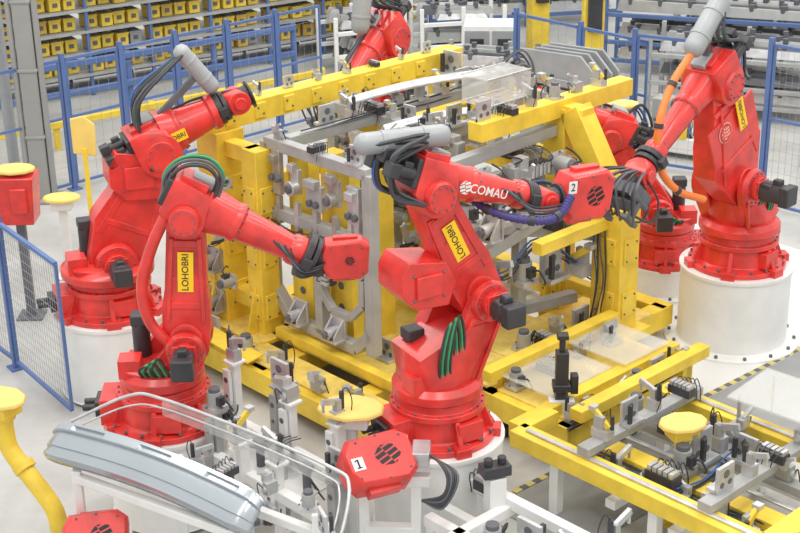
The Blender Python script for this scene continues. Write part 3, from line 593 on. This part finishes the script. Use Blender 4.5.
for i,p in enumerate(((-1.35,8.35,.98),(-1.15,8.22,.98),(-.85,8.0,.98),(-.6,7.85,.95),(-.5,7.6,.93))): clamp(r,p,(0,0,(0,50,130,90,20)[i]),k=(0,4,2,3,5)[i],s=.7)
r=root("tool_changer_gripper",(-.36,8.27,.92),-5,"red gripper with round black emblem, white tag 1 and cables","robot gripper")
M=Matrix.Translation((-.04,-.0,.04))@Matrix.Rotation(rad(30),4,'Z')@Matrix.Rotation(rad(36),4,'X')
tool_body(r,M,"1",s=1.14,tp=(.07,-.02),wy=.88)
for i in range(6):
    G().tube([(.4,.18+.03*i,.08),(.54,.15+.03*i,.09-.02*i),(.64+.015*i,.06,-.0),(.62,-.02,-.1-.02*i),(.48,-.03,-.14)],.009,7).obj("hose",[BLK,BLK,DGR][i%3],r)
g=G();g.box((.46,.24,.06),(.12,.2,.1));g.obj("connector_plate",SIL,r,.006)
r=root("tool_stand",(-.12,8.45,0),-5,"white steel stand holding the red gripper","stand")
each("leg",r,WHT,[((-.15,0,0),(-.15,0,.78)),((.2,0,0),(.2,0,.78))],.07)
each("shelf_bar",r,WHT,[((-.25,0,.8),(.3,0,.8)),((-.15,0,.4),(.2,0,.4))],.08)
r=root("tool_changer_gripper",(-2.28,8.25,.46),10,"red gripper with black emblem lying under the panel","robot gripper")
tool_body(r,Matrix.Rotation(rad(40),4,'X'),"")
g=G();g.box((.2,.1,-.1),(.5,.3,.06));g.bar((.2,.1,-.46),(.2,.1,-.12),.1);g.obj("support_leg",WHT,r)
# clamping station between robots
r=root("clamping_station",(-.95,9.0,0),-46,"slim white posts with grey brackets, cylinders and clamps","fixture stand")
for i,(x,y,h) in enumerate(((-.5,.12,1.2),(-.18,.28,1.05),(.12,.12,1.1),(.45,.26,1.0),(-.3,-.22,1.0),(.05,-.28,.92),(.4,-.25,.88),(.75,.0,.8))):
    g=G();w_=.06+.02*(i%2);g.box((x,y,h/2),(w_,w_,h));g.box((x,y,.01),(.2,.2,.02));g.box((x,y,h+.01),(.12,.12,.02));g.box((x-.03,y-.05,h-.2),(.07,.03,.3))
    g.cyl((x-.03,y-.07,h-.13),(x-.03,y-.065,h-.13),.022,n=12,mi=1);g.cyl((x-.03,y-.07,h-.26),(x-.03,y-.065,h-.26),.016,n=12,mi=1)
    g.obj("post",[[WHT,DGR],[GRY,DGR],[WHT,DGR]][i%3],r,.004)
    clamp(r,(x,y,h+.02),(0,0,(0,90,180,-90)[i%4]),k=(0,5,2,0,3,1)[i%6],s=.9)
    if i%2==0: clamp(r,(x,y-.07,h-.35),(90,0,0),k=(3,0,4,5,2,1)[i%6],s=.85)
each("tie_bar",r,WHT,[((-.5,.1,.72),(.6,.1,.72)),((-.4,-.25,.65),(.8,-.25,.65)),((-.3,.3,.55),(-.3,-.35,.55)),((.3,.3,.55),(.3,-.35,.55)),((-.5,.1,.3),(.6,.1,.3))],.08)
g=G();g.box((.1,-.05,.62),(.9,.4,.02));g.obj("mounting_plate",WHT,r,.004)
for i in range(4): g=G();g.cyl((-.25+i*.25,-.08,.63),(-.25+i*.25,-.08,.8),.03);g.box((-.25+i*.25,-.08,.82),(.09,.07,.05));g.obj("air_cylinder",[SIL,DGR][i%2],r,.004)
cables(r,[(-.5,0,.95),(-.2,-.05,.75),(.2,0,.8),(.6,-.05,.65)],3,.007)
r=root("white_support_frame",(1.0,8.25,0),-47,"white welded support frame standing before the transfer line","support frame")
each("top_bar",r,WHT,[((-.9,0,.55),(.9,0,.55)),((-.7,-.5,.5),(.9,-.5,.5)),((-.4,.05,.5),(-.4,-.6,.5)),((.35,.05,.5),(.35,-.6,.5)),((-.8,-.25,.42),(.9,-.25,.42))],.08)
each("leg",r,WHT,[((x,y,0),(x,y,.5)) for x in(-.65,.8) for y in(0,-.5)],.07)
for i,p in enumerate(((-.6,0,.59),(-.1,-.5,.54),(.5,0,.59),(0,-.25,.46),(.3,-.25,.46))): clamp(r,p,(0,0,90),k=(4,3,0,5,2)[i],s=1)
r=root("pneumatic_valve_stand",(1.25,10.15,0),0,"black pneumatic cylinder on a white post","pneumatic cylinder")
g=G();g.bar((0,0,0),(0,0,.5),.1);g.box((0,-.04,.4),(.2,.1,.2));g.obj("post",WHT,r)
g=G();g.box((0,0,.7),(.1,.1,.4));g.box((0,0,.6),(.14,.14,.06));g.cyl((0,0,.9),(0,0,1.02),.025);g.box((0,0,1.03),(.09,.09,.04));g.box((.1,0,.62),(.06,.08,.16));g.obj("cylinder_body",BLK,r,.008)
r=root("pneumatic_valve_stand",(.62,8.55,0),20,"small black valve block on a white post","pneumatic cylinder")
g=G();g.bar((0,0,0),(0,0,.75),.12);g.obj("post",WHT,r)
g=G();g.box((0,0,.8),(.2,.12,.08));g.cyl((-.05,0,.84),(-.05,0,.89),.03);g.cyl((.05,0,.84),(.05,0,.89),.03);g.obj("valve_block",BLK,r,.006)
r=root("clear_guard_box",AB(1.62,1.85,2.42),43,"clear plastic guard box above the tooling","guard cover")
g=G();g.box((0,0,.12),(.55,.3,.24));g.obj("box_shell",CLR,r,.01)
each("box_edge",r,SIL,[((-.27,y,z),(.27,y,z)) for y in(-.15,.15) for z in(0.01,.24)],.015)
# ---------------------------------------------------------------- fences
def fence(p,q,h,npan,label,wire=True,z0=.08,sp=.085,mid=False,clear=False):
    p=V(p).to_3d();q=V(q).to_3d();d=(q-p);L=d.length;ang=math.degrees(math.atan2(d.y,d.x));pw=L/npan
    for i in range(npan):
        o=p+d*(i/npan);r=root("fence_panel",o,ang,label,"safety fence","blue safety fence")
        g=G();g.bar((0,0,0),(0,0,h+.04),.055);g.box((0,0,.008),(.14,.14,.016));g.obj("post",BLU,r)
        g=G();g.bar((.05,0,h-.04),(pw-.05,0,h-.04),.035);g.bar((.05,0,z0),(pw-.05,0,z0),.03);g.bar((.05,0,z0),(.05,0,h-.04),.025);g.bar((pw-.05,0,z0),(pw-.05,0,h-.04),.025)
        if mid: g.bar((.05,0,h*.55),(pw-.05,0,h*.55),.03)
        g.obj("panel_frame",BLU,r)
        if clear: G().box((pw/2,0,(h+z0)/2),(pw-.12,.006,h-z0-.06)).obj("clear_infill",CLR,r)
        elif wire:
            g=G();n=int((pw-.1)/sp)
            for k in range(1,n): g.bar((.05+k*sp,0,z0),(.05+k*sp,0,h-.04),.0028)
            n=int((h-z0)/(sp*1.6))
            for k in range(1,n): g.bar((.05,0,z0+k*sp*1.6),(pw-.05,0,z0+k*sp*1.6),.0028)
            g.obj("wire_mesh",WIR,r)
fence((-3.95,16.75,0),(-1.0,19.5,0),1.65,5,"blue framed wire mesh safety fence along the cell",mid=True,sp=.14)
fence((-5.6,15.2,0),(-3.95,16.75,0),1.65,2,"blue framed wire mesh safety fence along the cell",mid=True,sp=.14)
fence((-3.5,11.85,0),(-2.76,10.83,0),1.45,1,"blue framed wire mesh fence beside a welding robot",sp=.05)
fence((-4.35,12.9,0),(-3.5,11.85,0),1.45,1,"blue framed wire mesh fence beside a welding robot",sp=.05)
fence((1.6,19.0,0),(3.1,17.3,0),1.6,2,"blue framed wire mesh fence behind the cell",mid=True,sp=.14)
fence((4.15,15.7,0),(5.35,14.5,0),1.95,2,"blue framed wire mesh fence beside the far robot",sp=.08,mid=True)
fence((5.35,14.5,0),(5.9,13.9,0),1.95,1,"blue framed clear guard fence beside the far robot",clear=True)
fence((2.9,17.3,0),(4.1,16.6,0),1.7,1,"blue framed wire mesh fence behind the far robot",sp=.14)
def guard_rail(x,y,rz,L,label,mm,hs=(.45,.9)):
    r=root("guard_rail",(x,y,0),rz,label,"guard rail")
    for z in hs: G().bar((0,0,z),(L,0,z),.07,.09).obj("rail",mm,r,.01)
    n=int(L/1.2)+1
    for i in range(n): g=G();g.bar((i*L/(n-1),0.05,0),(i*L/(n-1),.05,max(hs)+.05),.07);g.obj("post",mm,r)
guard_rail(-5.6,17.5,36,5.6,"yellow steel guard rail along the rack aisle",YEL,(.35,))
guard_rail(-6.0,18.5,34,5.4,"blue steel guard rail before the parts rack",BLU,(.45,.85))
g=G();g.box((0,0,3),(.2,.2,6));g.box((.13,.02,3),(.04,.16,6));g.cyl((-.15,-.05,0),(-.15,-.05,6),.035);g.box((0,0,.02),(.4,.4,.04))
for z in(.8,1.6,2.4): g.box((0,0,z),(.23,.23,.04))
o=g.obj("steel_column",mat("column_grey",(152,153,152),.5,0,.06),bevel=.01);o.location=(-4.25,16.4,0);tag(o,"square grey steel column with conduits","column")
g=G();g.cyl((0,0,0),(0,0,6),.07,n=24);g.box((0,0,.02),(.3,.3,.04))
o=g.obj("round_column",LGR);o.location=(-4.75,17.1,0);tag(o,"slim round light grey column beside the fence","column")
# ---------------------------------------------------------------- parts rack
r=root("parts_rack",(-6.2,19.9,0),33,"long blue and grey rack holding rows of yellow bins","storage rack")
each("upright",r,BLU,[((i*1.0,y,0),(i*1.0,y,2.6)) for i in range(9) for y in(0,.9)],.05)
LV=(.32,.64,.96,1.28,1.6,1.92,2.24)
for z in LV:
    g=G();g.box((4,.45,z),(8,.9,.02));g.bar((0,-.02,z),(8,-.02,z),.04);g.obj("shelf",GRY,r)
for i in range(8): g=G();g.box((i*1.0+.5,.88,.16),(.9,.02,.26));g.obj("kick_panel",LGR,r)
def binmesh(m): 
    b=G();b.box((0,0,.09),(.17,.28,.16));b.box((0,0,.18),(.19,.3,.03));b.box((0,-.146,.1),(.07,.012,.06),1);b.box((0,0,.2),(.13,.22,.02),1);return b.mesh([m,DGR])
BM=[binmesh(mat("bin_yellow",(232,202,76),.5,0,.2)),binmesh(mat("bin_gold",(206,174,74),.5,0,.2)),binmesh(LGR)]
ca,sa=math.cos(rad(33)),math.sin(rad(33));rnb=random.Random(3)
for z in LV[:-1]:
    x=.17
    while x<7.85:
        if abs(x-round(x))<.12: x=round(x)+.14
        k=rnb.choices((0,1,2),(7,3,.6))[0];y=rnb.uniform(.2,.3)
        o=bpy.data.objects.new("parts_bin",BM[k]);sc.collection.objects.link(o);o.location=(-6.2+ca*x-sa*y,19.9+sa*x+ca*y,z+.011);o.rotation_euler=(0,0,rad(33+rnb.uniform(-2,2)))
        tag(o,("yellow plastic parts bin on the rack shelf","dull gold plastic parts bin on the rack shelf","grey plastic parts bin on the rack shelf")[k],"storage bin","parts bins on the long rack")
        x+=.215
# ---------------------------------------------------------------- rear machines and racks
def rack(x,y,rz,w,h,label,mm=GRY,D=.9,pms=(SIL,GRY,DGR)):
    r=root("material_rack",(x,y,0),rz,label,"rack");rn=random.Random(int(x*10+y*100))
    each("upright",r,mm,[((a,b,0),(a,b,h)) for a in(0,w/2,w) for b in(0,D)],.06)
    lev=[.2,h*.4,h*.75]
    for z in lev: each("shelf_beam",r,mm,[((0,b,z),(w,b,z)) for b in(0,D)],.06)
    for z in lev:
        for row in range(6):
            y0=.06+row*(D-.1)/6;zz=z+.05;x1=.05+rn.random()*.25;x2=w-.05-rn.random()*.3;pm=rn.choice(pms);hh=rn.uniform(.08,.2)
            g=G();g.hull([V((a,b,c)) for a,b,c in((x1,y0,zz),(x2,y0,zz),(x1,y0+.1,zz),(x2,y0+.1,zz),(x1+.05,y0+.03,zz+hh),(x2-.05,y0+.03,zz+hh*.7),(x1+.05,y0+.08,zz+hh),(x2-.05,y0+.08,zz+hh*.7))])
            for q in range(int((x2-x1)/.45)): g.cyl((x1+.2+q*.45,y0+.05,zz+hh*.6),(x1+.2+q*.45,y0+.05,zz+hh+.03),.04,n=10,mi=1)
            g.obj("stacked_part",[pm,DGR],r)
rack(.6,19.5,-12,1.7,.9,"grey rack stacked with long pressed metal parts")
rack(3.5,19.6,-22,2.4,1.1,"grey rack stacked with long pressed metal parts")
rack(3.2,21.8,-20,3.4,1.2,"blue rack stacked with long pressed metal parts",BLU)
rack(.4,21.9,10,1.3,1.0,"white rack stacked with long pressed metal parts",WHT)
rack(5.9,18.2,-40,1.8,1.3,"yellow rack stacked with long pressed metal parts",YEL,pms=(DGR,BRS,GRY))
rack(-.9,21.4,20,1.1,1.0,"white rack stacked with long pressed metal parts",WHT)
rack(4.6,23.6,-15,3.2,1.6,"grey rack stacked with long pressed metal parts",GRY,pms=(BRS,DGR,SIL))
rack(.6,24.6,10,3.4,1.5,"blue rack stacked with long pressed metal parts",BLU,pms=(WHT,DGR,SIL))
def machine(x,y,rz,label,col=WHT,s=1):
    r=root("assembly_machine",(x,y,0),rz,label,"machine")
    g=G();g.box((0,0,.25*s),(1.3*s,.7*s,.3*s));g.obj("machine_bed",col,r,.02)
    each("leg",r,DGR,[((a*s,b*s,0),(a*s,b*s,.12*s)) for a in(-.55,.55) for b in(-.28,.28)],.08)
    g=G();g.box((-.35*s,.1*s,.7*s),(.35*s,.35*s,.6*s));g.bar((-.35*s,.1*s,.95*s),(.4*s,.1*s,.95*s),.12*s,.12*s);g.obj("machine_head",GRY,r,.015)
    g=G();g.cyl((.35*s,.1*s,.95*s),(.35*s,.1*s,.55*s),.06*s);g.box((.35*s,.1*s,1.03*s),(.16*s,.16*s,.12*s));g.obj("spindle",BLK,r,.006)
    g=G();g.box((.1*s,-.33*s,.55*s),(.3*s,.06*s,.35*s));g.obj("control_box",YEL,r,.01)
    for i in range(4): clamp(r,((-.4+i*.28)*s,-.15*s,.4*s),(0,0,90*i),k=(3,4,0,5)[i],s=1.3*s)
    cables(r,[(-.3*s,.1*s,1.0*s),(0,-.1*s,.8*s),(.2*s,-.2*s,.6*s),(.3*s,-.3*s,.45*s)],4,.014)
machine(3.6,17.75,-30,"white assembly machine with black spindle and yellow box",s=.7)
machine(5.6,16.6,-43,"grey assembly machine with black spindle near the mesh fence",GRY)
machine(-.35,19.6,20,"white assembly machine with black spindle beyond the blue fence",WHT,.8)
machine(6.2,15.3,-43,"white assembly machine with black spindle beyond the fence",WHT)
r=root("sheet_panel_stack",(1.5,17.1,0),-45,"leaning stack of grey stamped sheet panels","metal panels")
for k in range(4):
    g=G();g.hull([V((x,y+k*.14,z)) for x,z in((0,.5),(1.1,.5),(1.15,1.4),(.9,1.62),(.1,1.58),(-.05,1.2)) for y in(0,.03)]);g.hull([V((x,y+k*.14-.03,z)) for x,z in((.25,.7),(.85,.7),(.8,1.3),(.3,1.3)) for y in(0,.03)])
    for x in(.12,.98): g.cyl((x,k*.14-.03,.9),(x,k*.14+.01,.9),.06,mi=1)
    g.obj("sheet_panel",[LGR,DGR],r,.01)
each("cradle_bar",r,YEL,[((0,-.1,.45),(1.2,-.1,.45)),((0,.5,.45),(1.2,.5,.45)),((0,-.1,0),(0,-.1,.5)),((1.2,-.1,0),(1.2,-.1,.5)),((0,.5,0),(0,.5,.5)),((1.2,.5,0),(1.2,.5,.5))],.06)
for (x,y,rz,h) in((2.85,20.7,0,2.0),(2.3,23.2,15,1.8)):
    r=root("lifting_machine",(x,y,0),rz,"tall yellow lifting machine between the racks","machine")
    g=G();g.box((0,0,h/2),(.3,.3,h));g.box((0,-.1,h+.1),(.45,.45,.25));g.bar((.2,0,h*.8),(1.0,0,h*.8),.1);g.obj("mast",YEL,r,.02)
    g=G();g.box((0,-.2,h*.6),(.2,.1,.5));g.cyl((.1,-.15,h*.8),(.1,-.35,h*.8),.08);g.obj("drive_unit",BLK,r,.01)
for x,y,rz in((-.3,23.2,10),(1.4,21.0,-5)):
    r=root("control_cabinet",(x,y,0),rz,"light grey control cabinet with dark vents","control cabinet")
    g=G();g.box((0,0,.5),(.8,.5,1.0));g.obj("cabinet_body",WHT,r,.02)
    for s in(-1,1):
        d=G();d.box((s*.2,-.26,.5),(.36,.02,.85));d.box((s*.2,-.272,.75),(.2,.01,.12),1);d.obj("door",[LGR,BLK],r,.005)
